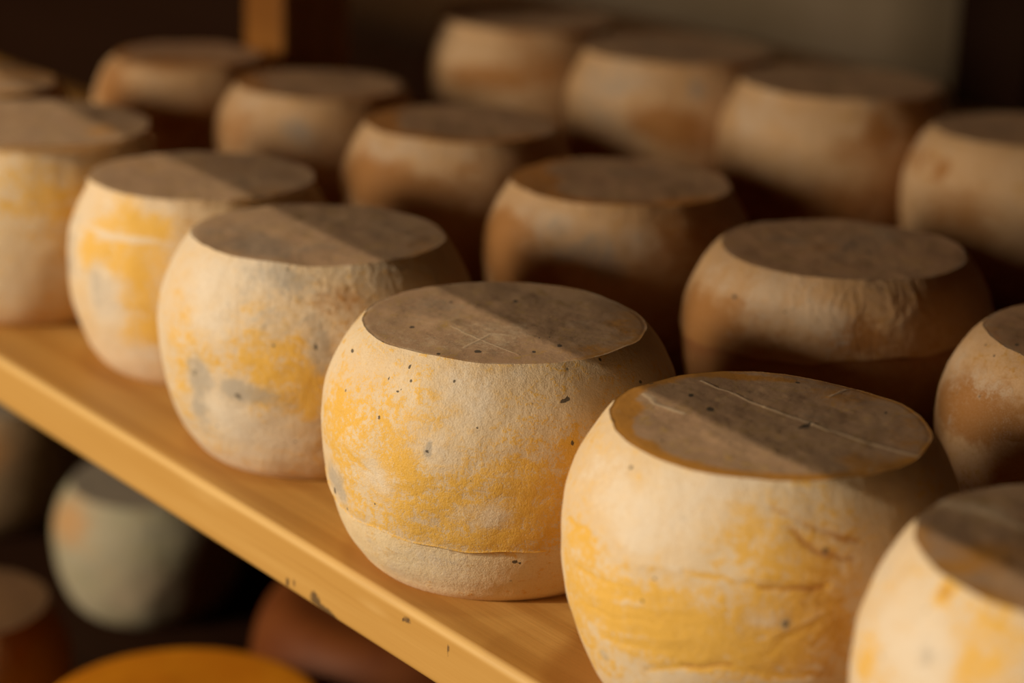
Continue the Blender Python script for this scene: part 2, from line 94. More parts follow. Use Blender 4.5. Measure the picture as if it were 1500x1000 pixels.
# ------------------------------------------------------------------ materials
class NT:
    def __init__(s, name):
        s.m = bpy.data.materials.new(name); s.m.use_nodes = True
        s.t = s.m.node_tree; s.n = s.t.nodes; s.l = s.t.links
        s.b = s.n['Principled BSDF']
    def put(s, sock, v):
        if v is None: return
        if hasattr(v, 'is_output'): s.l.new(v, sock)
        elif isinstance(v, (tuple, list)) and len(v) == 3 and sock.type == 'RGBA': sock.default_value = (*v, 1)
        else: sock.default_value = v
    def attr(s, name, typ='GEOMETRY'):
        n = s.n.new('ShaderNodeAttribute'); n.attribute_name = name; n.attribute_type = typ; return n.outputs['Fac']
    def math(s, op, a, b=None, clamp=False):
        n = s.n.new('ShaderNodeMath'); n.operation = op; n.use_clamp = clamp
        s.put(n.inputs[0], a); s.put(n.inputs[1], b); return n.outputs[0]
    def step(s, v, a, b):
        n = s.n.new('ShaderNodeMapRange'); n.interpolation_type = 'SMOOTHSTEP'
        s.put(n.inputs[0], v); n.inputs[1].default_value = a; n.inputs[2].default_value = b
        return n.outputs[0]
    def mix(s, f, a, b, mode='MIX'):
        n = s.n.new('ShaderNodeMix'); n.data_type = 'RGBA'; n.blend_type = mode
        s.put(n.inputs[0], f); s.put(n.inputs[6], a); s.put(n.inputs[7], b); return n.outputs[2]
    def noise(s, vec, scale, detail=4, rough=.55, dist=0):
        n = s.n.new('ShaderNodeTexNoise'); s.put(n.inputs['Vector'], vec)
        n.inputs['Scale'].default_value = scale; n.inputs['Detail'].default_value = detail
        n.inputs['Roughness'].default_value = rough; n.inputs['Distortion'].default_value = dist
        return n.outputs['Fac']
    def coord(s, seeded=True, scale=None):
        c = s.n.new('ShaderNodeTexCoord').outputs['Object']
        if seeded:
            v = s.n.new('ShaderNodeVectorMath'); v.operation = 'ADD'
            cx = s.n.new('ShaderNodeCombineXYZ'); sd = s.attr('seed', 'OBJECT')
            s.put(cx.inputs[0], sd); s.put(cx.inputs[1], s.math('MULTIPLY', sd, 1.7)); s.put(cx.inputs[2], s.math('MULTIPLY', sd, 2.3))
            s.l.new(c, v.inputs[0]); s.l.new(cx.outputs[0], v.inputs[1]); c = v.outputs[0]
        if scale:
            v = s.n.new('ShaderNodeVectorMath'); v.operation = 'MULTIPLY'
            s.l.new(c, v.inputs[0]); v.inputs[1].default_value = scale; c = v.outputs[0]
        return c
    def bump(s, h, strength, dist, prev=None):
        n = s.n.new('ShaderNodeBump'); n.inputs['Strength'].default_value = strength; n.inputs['Distance'].default_value = dist
        s.put(n.inputs['Height'], h)
        if prev is not None: s.l.new(prev, n.inputs['Normal'])
        return n.outputs[0]

def rind_material(name, cream, cream2, yellow, orange, grey, pale, base_y=0.0, base_o=0.0, base_g=0.0, fuzz=1.0, specks=.5):
    s = NT(name); c = s.coord()
    yel, org, gry, drk, pal = (s.attr(k) for k in ('yel', 'org', 'gry', 'drk', 'pal'))
    sv = s.n.new('ShaderNodeVectorMath'); sv.operation = 'MULTIPLY'; s.l.new(c, sv.inputs[0]); sv.inputs[1].default_value = (1, 1, 2.0)
    n1 = s.noise(sv.outputs[0], 75, 8, .70, .5); n2 = s.noise(c, 330, 5, .68); n3 = s.noise(c, 45, 6, .6, .5); n4 = s.noise(c, 1400, 3, .6)
    nb = s.noise(c, 22, 4, .55)
    def mixn(a, base, k1, k2, k4=.0, o=0.0, nn=n1):
        v = s.math('ADD', s.math('MULTIPLY', s.math('SUBTRACT', nn, .5), k1), s.math('MULTIPLY', s.math('SUBTRACT', n2, .5), k2))
        v = s.math('ADD', v, s.math('MULTIPLY', s.math('SUBTRACT', n4, .5), k4))
        return s.math('ADD', s.math('ADD', v, a), base)
    col = s.mix(s.step(nb, .35, .68), cream, cream2)
    yf = s.step(mixn(yel, base_y, 3.4, 3.8, 3.0), .15, .95)
    col = s.mix(s.math('MULTIPLY', yf, .92), col, yellow)
    of = s.step(mixn(org, base_o, 1.6, 1.0, .5), .15, .9)
    col = s.mix(s.math('MULTIPLY', of, .93), col, orange)
    pf = s.step(mixn(pal, 0, 2.0, 1.6, 1.2, nn=n3), .2, .9)
    col = s.mix(s.math('MULTIPLY', pf, .75), col, pale)
    gf = s.step(mixn(gry, base_g, 2.2, 1.6, .9, nn=n3), .35, 1.15)
    col = s.mix(s.math('MULTIPLY', gf, .8), col, grey)
    # scattered little flecks of mould
    vo = s.n.new('ShaderNodeTexVoronoi'); s.put(vo.inputs['Vector'], c); vo.inputs['Scale'].default_value = 210
    cs = s.n.new('ShaderNodeSeparateColor'); s.l.new(vo.outputs['Color'], cs.inputs[0])
    gate = s.math('GREATER_THAN', cs.outputs[0], 1-.05*specks)
    sp = s.math('MULTIPLY', gate, s.math('SUBTRACT', 1.0, s.step(s.math('ADD', vo.outputs['Distance'], s.math('MULTIPLY', n2, .22)), .18, .30)))
    sp = s.math('MULTIPLY', sp, s.math('MULTIPLY', cs.outputs[1], .8))
    df = s.step(mixn(drk, -.05, .2, 1.6, 1.0), .36, .56)
    df = s.math('MAXIMUM', df, sp)
    col = s.mix(s.math('MULTIPLY', df, .93), col, (.040, .026, .016))
    # fine cloth fuzz tint
    col = s.mix(s.math('MULTIPLY', s.step(n4, .3, .8), .22*fuzz), col, s.mix(.5, col, (.95, .85, .68)))
    col = s.mix(s.math('MULTIPLY', s.step(n4, .55, .2), .22*fuzz), col, (.40, .22, .07))
    s.put(s.b.inputs['Base Color'], col)
    s.b.inputs['Roughness'].default_value = .72
    s.b.inputs['Specular IOR Level'].default_value = .28
    s.b.inputs['Sheen Weight'].default_value = .12*fuzz
    s.b.inputs['Sheen Tint'].default_value = (1, .85, .65, 1)
    h = s.math('ADD', s.math('MULTIPLY', n4, .35), s.math('ADD', n2, s.math('MULTIPLY', n1, .5)))
    s.l.new(s.bump(h, .55*fuzz, .0009), s.b.inputs['Normal'])
    return s.m

CREAM, CREAM2 = (.76, .58, .37), (.72, .51, .29)
YEL, ORG, GRY, PALE = (.80, .43, .030), (.45, .17, .012), (.43, .36, .28), (.78, .65, .50)
M_FRONT = rind_material('golden_cloth_rind', CREAM, CREAM2, YEL, ORG, GRY, PALE, base_y=.0)
M_PALE = rind_material('pale_cloth_rind', (.74, .58, .40), CREAM2, YEL, ORG, GRY, PALE, base_y=-.05, base_g=.10, specks=1.6)
M_BAND = rind_material('lower_cloth_rind', (.84, .66, .41), (.80, .58, .32), YEL, ORG, GRY, PALE, base_y=-.15)
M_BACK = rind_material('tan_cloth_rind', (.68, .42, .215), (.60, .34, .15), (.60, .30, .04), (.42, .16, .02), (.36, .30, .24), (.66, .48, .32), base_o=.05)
M_BACKBAND = rind_material('shade_painted_lower_rind', (.42, .19, .05), (.36, .14, .03), (.5, .25, .03), (.34, .11, .015), (.3, .2, .12), (.5, .3, .15))  # seamed lower rind, with front-row shadow and warm bounce painted in
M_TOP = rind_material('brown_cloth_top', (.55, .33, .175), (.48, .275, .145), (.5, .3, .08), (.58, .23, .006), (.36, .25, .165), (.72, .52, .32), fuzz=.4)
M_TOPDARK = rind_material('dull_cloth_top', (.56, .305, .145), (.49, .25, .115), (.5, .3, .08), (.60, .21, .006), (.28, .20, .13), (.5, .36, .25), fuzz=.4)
M_GREY = rind_material('shaded_grey_mould_rind', (.30, .26, .17), (.25, .23, .14), (.4, .25, .08), (.40, .20, .06), (.22, .21, .17), (.38, .28, .18), base_g=.15)  # mould grey, darkened further to carry the under-shelf shade
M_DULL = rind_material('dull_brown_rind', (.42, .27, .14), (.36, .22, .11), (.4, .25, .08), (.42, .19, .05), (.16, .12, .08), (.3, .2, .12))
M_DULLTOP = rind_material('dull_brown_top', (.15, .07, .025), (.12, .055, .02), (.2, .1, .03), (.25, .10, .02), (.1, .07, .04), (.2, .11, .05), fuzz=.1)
M_GREYTOP = rind_material('shaded_mould_top', (.13, .10, .07), (.10, .08, .055), (.2, .1, .03), (.2, .1, .03), (.1, .08, .06), (.2, .15, .1))  # mouldy top, under-shelf shade also put into its tone

def wax_material(name, c1, c2):
    s = NT(name); c = s.coord(False)
    n = s.noise(c, 18, 5, .6)
    s.put(s.b.inputs['Base Color'], s.mix(s.step(n, .3, .7), c1, c2))
    s.b.inputs['Roughness'].default_value = .6
    s.b.inputs['Specular IOR Level'].default_value = .15
    s.l.new(s.bump(n, .2, .002), s.b.inputs['Normal'])
    return s.m
def wood_material(name, light, mid, dark, rough=.5, spec=.3):
    s = NT(name); c = s.coord(False)
    c1 = s.coord(False, (1.6, 26, 26)); c2 = s.coord(False, (7, 240, 240)); c3 = s.coord(False, (.9, 5, 5))
    g1 = s.noise(c1, 1, 4, .55, .8); g2 = s.noise(c2, 1, 3, .6); g3 = s.noise(c3, 1, 3, .5, .6)
    w = s.n.new('ShaderNodeTexWave'); w.wave_type = 'BANDS'; w.bands_direction = 'Y'
    s.put(w.inputs['Vector'], s.coord(False, (.55, 9, 9))); w.inputs['Scale'].default_value = 1.3
    w.inputs['Distortion'].default_value = 5; w.inputs['Detail'].default_value = 3; w.inputs['Detail Scale'].default_value = .8
    col = s.mix(s.step(g1, .3, .7), light, mid)
    col = s.mix(s.math('MULTIPLY', s.step(w.outputs['Fac'], .55, .95), .35), col, dark)
    col = s.mix(s.math('MULTIPLY', s.step(g2, .5, .8), .30), col, dark)
    col = s.mix(s.math('MULTIPLY', s.step(g3, .55, .75), .30), col, dark)
    org = s.attr('org'); drk = s.attr('drk'); pal = s.attr('pal')
    fine = s.noise(c, 300, 4, .65)
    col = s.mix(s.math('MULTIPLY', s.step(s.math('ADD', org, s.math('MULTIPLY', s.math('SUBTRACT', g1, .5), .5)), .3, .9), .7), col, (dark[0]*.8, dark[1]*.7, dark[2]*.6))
    col = s.mix(s.math('MULTIPLY', s.step(pal, .2, .9), .5), col, (.82, .55, .22))
    df = s.step(s.math('ADD', drk, s.math('MULTIPLY', s.math('SUBTRACT', fine, .5), 1.2)), .35, .9)
    col = s.mix(s.math('MULTIPLY', df, .8), col, (.05, .03, .02))
    s.put(s.b.inputs['Base Color'], col)
    s.b.inputs['Roughness'].default_value = rough
    s.b.inputs['Specular IOR Level'].default_value = spec
    s.l.new(s.bump(s.math('ADD', g2, s.math('MULTIPLY', g1, .7)), .25, .0008), s.b.inputs['Normal'])
    return s.m
def plaster_material(name, a, b):
    s = NT(name); c = s.coord(False)
    n = s.noise(c, 6, 6, .6); n2 = s.noise(c, 80, 4, .6)
    s.put(s.b.inputs['Base Color'], s.mix(s.step(n, .3, .7), a, b))
    s.b.inputs['Roughness'].default_value = .9
    s.l.new(s.bump(n2, .3, .003), s.b.inputs['Normal'])
    return s.m
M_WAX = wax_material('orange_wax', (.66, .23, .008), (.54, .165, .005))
M_WAXDARK = wax_material('shade_brown_wax', (.13, .035, .006), (.10, .024, .004))  # brown carries the shade behind the orange wheel
M_WOOD = wood_material('honey_pine', (.60, .34, .095), (.52, .27, .062), (.36, .155, .026))
M_WOODDIM = wood_material('shaded_pine', (.36, .17, .05), (.30, .13, .035), (.2, .08, .02))  # darker copy of the pine, deep-shelf shade painted into its tone
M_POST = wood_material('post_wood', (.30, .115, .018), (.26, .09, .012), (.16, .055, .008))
M_DARKWOOD = wood_material('shade_dark_wood', (.022, .008, .003), (.018, .006, .002), (.014, .005, .002), .7, .06)  # near-black wood, shade painted in for the low board and added screen
M_PLASTER = plaster_material('grey_plaster', (.235, .17, .105), (.19, .135, .075))
M_ROOM = plaster_material('room_plaster', (.12, .08, .05), (.10, .07, .04))
M_STONE = plaster_material('floor_stone', (.08, .055, .035), (.06, .04, .025))

# ------------------------------------------------------------------ cheese wheels
PROF = [(0, .70), (.03, .76), (.12, .85), (.22, .91), (.33, .955), (.47, .987), (.6, 1.0), (.72, .985), (.81, .945), (.9, .885), (.96, .83)]
SHAPE = {'A4': {'rt': 0.83}, 'B1': {'wr': 0.4}, 'B0': {'wr': 0.25}, 'A3': {'wr': 0.3}, 'A1': {'ring': 0.5, 'wr': 0.05, 'cres': (1.5, 0.1)}, 'A2': {'wr': 0.03}, 'B2': {'cres': (1.8, 0.15)}, 'B3': {'cres': (1.8, 0.17)}, 'B4': {'cres': (1.5, 0.13)}, 'B5': {'cres': (1.2, 0.13)}, 'C3': {'cres': (0.7, 0.1)}, 'A6': {'cres': (1.2, 0.2)}}
CAMXY = np.array(CAM[:2])
CHN = {'y': 'yel', 'o': 'org', 'g': 'gry', 'd': 'drk', 'p': 'pal'}

def smooth_profile(rt, top_round, overrides=None, n=400):
    pts = list(overrides or PROF) + [(1.0, rt)]
    h = np.array([q[0] for q in pts]); r = np.array([q[1] for q in pts])
    hh = np.linspace(0, 1, n); rr = np.interp(hh, h, r)
    k = np.hanning(41); k /= k.sum()
    pad = np.concatenate([2*rr[0]-rr[20:0:-1], rr, 2*rr[-1]-rr[-2:-22:-1]])
    return hh, np.convolve(pad, k, 'valid')[:n]

def cheese(key, label, group, loc, R, H, rt, marks, mats, seg=256, rows=90, seed=1, lump=1.0, prof=None, tilt=(0, 0), wrinkle=0.0, ring=0.0, cres=None):
    """one wheel: an Empty with the rind, the top face and (where a seam shows) the lower rind"""
    root = bpy.data.objects.new('cheese_wheel', None); COL.objects.link(root)
    root.empty_display_size = .03
    root.location = loc
    d = CAMXY - np.array(loc[:2]); rz = math.atan2(d[1], d[0]); root.rotation_euler = (0, 0, rz)
    tag(root, label, 'cheese', group)
    # azimuth columns, denser towards the viewer side
    t = np.linspace(-1, 1, seg, endpoint=False)
    ph = np.pi*(t - .30*np.sin(np.pi*t)/np.pi*1.0)
    u = np.linspace(0, 1, rows)
    seam = marks.get('seam')
    if seam:
        sx = np.radians([q[0] for q in seam]); sy = np.array([q[1] for q in seam])
        sh = np.interp(ph, sx, sy); m = np.mean(sy)
        far = np.clip((np.abs(ph)-1.5)/1.0, 0, 1); sh = sh*(1-far)+m*far
        sh = sh + .006*np.sin(ph*7)+.004*np.sin(ph*17+1)
        ks = int(rows*m)
        u_s = np.arange(rows)[None, :]
        hgrid = np.where(u_s <= ks, sh[:, None]*u_s/ks, sh[:, None]+(1-sh[:, None])*(u_s-ks)/(rows-1-ks))
    else:
        hgrid = np.repeat(u[None, :], seg, 0)
    hgrid = hgrid.T                                                # rows x seg
    PH = np.repeat(ph[None, :], rows, 0)
    hh, rr = smooth_profile(rt, 0, prof)
    Rg = np.interp(hgrid, hh, rr)*R
    def field(PHr, Hr, Rr):
        at = {k: np.zeros(PHr.shape) for k in CHN.values()}; disp = np.zeros(PHr.shape)
        P = np.stack([np.cos(PHr)*R, np.sin(PHr)*R, Hr*H], -1).reshape(-1, 3)
        w1 = fbm(P*90+seed*3.1, 3, seed).reshape(PHr.shape); w2 = fbm(P*90+50+seed, 3, seed+7).reshape(PHr.shape)
        PW = PHr+w1*.05; HW = Hr+w2*.035
        for ch, a, h, sa, sh_, amp in marks.get('side', []):
            small = sh_ < .08
            dx = ((PHr if small else PW)-math.radians(a))
            dx = (dx+np.pi) % (2*np.pi)-np.pi
            q = (dx/math.radians(max(sa, .3)))**2+(((Hr if small else HW)-h)/max(sh_, .004))**2
            if ch == 'd': q = q*2.5
            at[CHN[ch]] += amp*np.exp(-q**1.4*.7)
        for ch, w, amp, rel, pts in marks.get('sstroke', []):
            dd = segdist(PW*R*.6+PHr*R*.4, (HW*.5+Hr*.5)*H, [(math.radians(q[0])*R, q[1]*H) for q in pts])
            g = np.exp(-(dd/(w*.001*.9))**2)
            at[CHN[ch]] += amp*g*(.4 if ch == 'p' else 1.1); disp += rel*.00045*np.exp(-(dd/(w*.001*1.3))**2)
        return at, disp, P
    at, disp, P = field(PH, hgrid, Rg)
    lumps = (fbm(P*26+seed*9.7, 3, seed+20)*.0016 + fbm(P*110+seed, 3, seed+30)*.00020).reshape(PH.shape)*lump
    if wrinkle:
        wr = 1-np.abs(fbm(P*np.array([130, 130, 80])+fbm(P*60, 2, 5)[:, None]*.9, 3, seed+40)).reshape(PH.shape)
        amp = np.clip((hgrid-.55)*3, 0, 1)
        disp += wrinkle*.0007*amp*np.clip((wr-.72)/.28, 0, 1)
        at['pal'] += .25*wrinkle*amp*np.clip((wr-.75)/.25, 0, 1)
    oval = 1+.012*np.sin(2*PH+seed*1.3)+.006*np.sin(3*PH+seed*2.1)
    edge = np.clip(hgrid/.06, 0, 1)
    jit = fbm(np.stack([np.cos(ph)*7, np.sin(ph)*7, 0*ph+seed*2], -1), 3, seed+9)
    disp += jit[None, :]*.0006*np.clip((hgrid-.93)/.07, 0, 1)**2
    if seam:
        low = np.arange(rows)[:, None] < ks
        disp += np.where(low, -.0007, .0002)+0*PH
        sd = np.abs(np.arange(rows)-ks)[:, None]+0*PH
        if key.startswith('A'): at['yel'] += .6*np.exp(-(sd/1.6)**2)*(fbm(P*60, 2, 3).reshape(PH.shape) > -.3); disp += .0003*np.exp(-(sd/1.2)**2)
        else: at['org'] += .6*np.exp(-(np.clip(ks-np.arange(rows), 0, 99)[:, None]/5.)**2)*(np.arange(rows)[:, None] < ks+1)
    for b in ('org',):                                                # shade and warm bounce painted as amber low on the rear rows
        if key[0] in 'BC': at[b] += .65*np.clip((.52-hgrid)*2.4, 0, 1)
    Rv = Rg*oval + (lumps+disp)*edge
    topw = fbm(np.stack([np.cos(ph)*2, np.sin(ph)*2, 0*ph+seed], -1), 3, seed)          # uneven rim
    Z = hgrid*H + (topw[None, :]*.0012)*hgrid**3
    Z = Z + (np.cos(PH)*tilt[0]+np.sin(PH)*tilt[1])*Rv*hgrid**2
    X = Rv*np.cos(PH); Y = Rv*np.sin(PH)
    V = np.stack([X, Y, Z], -1)
    def band(i0, i1):
        idx = np.arange((i1-i0)*seg).reshape(i1-i0, seg)
        a = idx[:-1]; b = idx[1:]
        f = np.stack([a, np.roll(a, -1, 1), np.roll(b, -1, 1), b], -1).reshape(-1, 4)
        return V[i0:i1].reshape(-1, 3), f, {k: x[i0:i1].reshape(-1) for k, x in at.items()}
    mr, mt, mb = mats
    def close_bottom(v, f, a):
        n = len(v); v = np.vstack([v, [[0, 0, .0]]]); f = f.tolist()
        for j in range(seg): f.append([n, (j+1) % seg, j])
        return v, f, {k: np.append(x, 0) for k, x in a.items()}
    objs = []
    if seam:
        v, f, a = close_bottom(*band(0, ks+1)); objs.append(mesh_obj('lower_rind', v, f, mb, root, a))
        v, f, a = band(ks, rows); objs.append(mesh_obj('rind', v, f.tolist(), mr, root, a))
    else:
        v, f, a = close_bottom(*band(0, rows)); objs.append(mesh_obj('rind', v, f, mr, root, a))
    # top face: concentric rings out to the rim, sunk a hair below the rind's edge
    nr = max(16, rows//2)
    rim_r = Rv[-1]; rim_z = Z[-1]
    q = np.linspace(0, 1, nr)**.8
    PT = np.repeat(ph[None, :], nr, 0); Q = np.repeat(q[:, None], seg, 1)
    rx = Q*rim_r[None, :]
    x = rx*np.cos(PT); y = rx*np.sin(PT)
    mean_z = H + (np.cos(PT)*tilt[0]+np.sin(PT)*tilt[1])*rx
    PP = np.stack([x, y, 0*x+H], -1).reshape(-1, 3)
    zz = mean_z*(1-Q**6)+rim_z[None, :]*Q**6
    groove = -.0001*np.exp(-((Q-.985)/.016)**2)
    zz = zz + (fbm(PP*30+seed*5.3, 3, seed+50).reshape(x.shape)*.0011 + fbm(PP*120+seed, 3, seed+51).reshape(x.shape)*.00028)*(1-Q**8) + groove
    ta = {k: np.zeros(x.shape) for k in CHN.values()}
    xn, yn = x/(R*rt), y/(R*rt)
    w1 = fbm(PP*80+seed, 3, seed+60).reshape(x.shape)*.04
    for ch, a, b, sx, sy, amp in marks.get('top', []):
        if sx < .1 and amp > 0 and ch == 'd': q2 = ((xn-a)/max(sy, .012))**2+((yn-b)/max(sx, .008))**2
        else: q2 = ((xn+w1-a)/sy)**2+((yn+w1-b)/sx)**2
        ta[CHN[ch]] += amp*np.exp(-(q2*(2.5 if ch == 'd' else 1))**1.4*.7)
    for ch, w, amp, rel, pts in marks.get('tstroke', []):
        dd = segdist(xn+w1*.4, yn-w1*.4, pts)*R*rt
        g = np.exp(-(dd/(w*.001))**2); ta[CHN[ch]] += amp*g*1.6; zz += rel*.0005*g
    ta['org'] += (ring+.12)*np.exp(-((Q-1.0)/.035)**2)
    rn = fbm(np.stack([np.cos(PT)*6, np.sin(PT)*6, 0*PT+seed], -1).reshape(-1, 3), 3, seed+3).reshape(PT.shape)
    ta['drk'] += np.clip(rn-.1, 0, 1)*.9*np.exp(-((Q-.985)/.008)**2)
    if cres:                                                          # amber crescent left bare along the near-left rim
        ta['org'] += cres[0]*np.exp(-((1-Q)/cres[1])**4)*np.clip(.35+np.cos(PT+.8), 0, 1)**.7*(1+w1*8)
    ta['pal'] += (0.0 if cres else 1.0)*(1.0-min(ring, .6)*1.4)*np.clip(.75+rn*1.6, 0, 1.3)*np.exp(-((Q-1.0)/.030)**2)
    VT = np.stack([x, y, zz], -1).reshape(-1, 3)
    idx = np.arange(nr*seg).reshape(nr, seg); a_, b_ = idx[:-1], idx[1:]
    F = np.stack([a_, b_, np.roll(b_, -1, 1), np.roll(a_, -1, 1)], -1).reshape(-1, 4)
    objs.append(mesh_obj('top_face', VT, F.tolist(), mt, root, {k: z.reshape(-1) for k, z in ta.items()}))
    for o in objs: o['seed'] = float(seed)*1.37
    return root

FR = 'cheese wheels in the front row'; MR = 'cheese wheels in the middle row'; BR = 'cheese wheels in the back row'; LR = 'grey cheeses on the lower shelf'
LABEL = {
 'A0': 'pale cheese wheel cut off by the bottom right corner, one orange spot on its side',
 'A1': 'golden cheese wheel with creased yellow rind and a long pale scar across its orange-edged top',
 'A2': 'sharp speckled golden cheese wheel in centre with a seam low around its side',
 'A3': 'mottled cream cheese wheel with grey mould patches and a bright yellow flank',
 'A4': 'cream cheese wheel with a big bright yellow patch and lilac-white bloom',
 'A5': 'plain straw-coloured cheese wheel at the left edge, standing on the shelf front',
 'A6': 'farthest front-row cheese wheel, only its orange-tinged top showing at far left',
 'B0': 'cheese wheel half cut off by the right edge, behind the scarred golden wheel',
 'B1': 'wrinkled tan cheese wheel with dull olive-brown top and a lower band darkened by painted shade, middle row',
 'B2': 'middle-row cheese wheel with thick orange ring on its top, directly behind the speckled wheel',
 'B3': 'middle-row tan cheese wheel with orange-rimmed top, behind the mottled grey and yellow wheel',
 'B4': 'blurred middle-row cheese wheel with a small grey smudge, in front of the wooden post',
 'B5': 'blurred orange-tinted cheese wheel farthest left of the middle row',
 'C0': 'dim back-row cheese wheel cut off by the right edge, one orange spot near its rim',
 'C1': 'pinkish tan back-row cheese wheel with three small grey spots, nearest the right upright',
 'C2': 'greyish back-row cheese wheel with an orange lower right side',
 'C3': 'back-row cheese wheel at the top centre of the photo, touching the upper frame edge',
}
RES = {'A1': (720, 260), 'A2': (800, 280), 'A3': (600, 220), 'A0': (420, 150), 'A4': (420, 150), 'B1': (480, 170), 'B0': (420, 150), 'B2': (360, 130)}
for i, (k, (x, y, R, H, rt)) in enumerate(CH.items()):
    sp = SHAPE.get(k, {})
    seg, rows = RES.get(k, (240, 90))
    front = k[0] == 'A'
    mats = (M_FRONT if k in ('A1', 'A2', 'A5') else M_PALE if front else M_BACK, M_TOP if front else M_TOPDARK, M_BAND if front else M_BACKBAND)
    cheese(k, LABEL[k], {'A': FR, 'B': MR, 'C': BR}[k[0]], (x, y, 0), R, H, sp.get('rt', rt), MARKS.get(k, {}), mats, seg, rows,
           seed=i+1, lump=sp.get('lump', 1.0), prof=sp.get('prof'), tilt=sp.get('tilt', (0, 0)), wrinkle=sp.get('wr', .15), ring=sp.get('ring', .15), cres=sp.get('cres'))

ZL = -.37
LOW = [
 ('grey-green mouldy cheese wheel on the lower shelf, its whole side showing', (-1.25, .305, ZL), .082, .108, .80,
  {'side': [('o', -62, .8, 22, .16, 1.0), ('p', 0, .42, 30, .18, .8), ('g', 20, .75, 40, .2, .5), ('p', -40, .2, 20, .1, .4)]}),
 ('dark cheese wheel on the lower shelf just below the shelf edge, behind the grey-green one', (-1.50, .275, ZL), .080, .115, .80,
  {'side': [('o', -10, .75, 30, .2, .9)]}),
 ('dim brown cheese wheel cut off by the left edge, beside the orange wheel', (-1.085, .062, ZL), .080, .118, .80,
  {'side': [('o', 20, .95, 40, .12, .9), ('p', 30, .3, 20, .3, .5)]}),
]
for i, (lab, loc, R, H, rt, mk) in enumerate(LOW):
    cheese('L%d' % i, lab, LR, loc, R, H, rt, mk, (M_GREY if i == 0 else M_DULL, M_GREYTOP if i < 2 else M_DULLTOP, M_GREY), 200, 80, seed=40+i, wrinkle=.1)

# the big waxed wheel on the lower shelf: rounded edge, flat faces
def waxed_wheel(loc, R, H, label, mat, e=.42):
    root = bpy.data.objects.new('waxed_cheese_wheel', None); COL.objects.link(root); root.location = loc
    tag(root, label, 'cheese')
    seg = 200; ph = np.linspace(0, 2*np.pi, seg, endpoint=False)
    a = np.linspace(-np.pi/2, np.pi/2, 40)
    r = R - H*e + H*e*np.cos(a)**.85; z = H/2 + H/2*np.sign(np.sin(a))*np.abs(np.sin(a))**.85
    keep = len(r)
    PHg = np.repeat(ph[None], keep, 0)
    P = np.stack([np.cos(PHg)*r[:, None], np.sin(PHg)*r[:, None], np.repeat(z[:, None], seg, 1)], -1)
    P[..., :2] *= (1+.004*fbm(P.reshape(-1, 3)*20, 2, 9).reshape(P.shape[:2]))[..., None]
    V = P.reshape(-1, 3); idx = np.arange(keep*seg).reshape(keep, seg); A, B = idx[:-1], idx[1:]
    F = np.stack([A, np.roll(A, -1, 1), np.roll(B, -1, 1), B], -1).reshape(-1, 4).tolist()
    n = len(V); V = np.vstack([V, [[0, 0, 0]]])
    for j in range(seg): F.append([n, (j+1) % seg, j])
    mesh_obj('rind', V, F, mat, root)
    nr = 20; rim = r[-1]; q = np.linspace(0, 1, nr)
    T = np.stack([np.outer(q, np.cos(ph))*rim, np.outer(q, np.sin(ph))*rim, np.repeat((H + .0012*(1-q**2))[:, None], seg, 1)], -1)
    T[..., 2] += fbm(T.reshape(-1, 3)*25, 2, 4).reshape(T.shape[:2])*.001*(1-q[:, None]**4)
    idx = np.arange(nr*seg).reshape(nr, seg); A, B = idx[:-1], idx[1:]
    mesh_obj('top_face', T.reshape(-1, 3), np.stack([A, B, np.roll(B, -1, 1), np.roll(A, -1, 1)], -1).reshape(-1, 4).tolist(), mat, root)
    return root
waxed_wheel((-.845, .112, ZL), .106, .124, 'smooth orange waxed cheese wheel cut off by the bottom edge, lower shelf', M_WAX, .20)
waxed_wheel((-.918, .340, ZL), .118, .122, 'added dark wheel standing in for shade behind the orange one, under the shelf board', M_WAXDARK, .30)  # added body; its brown stands in for the orange wheel's shaded back

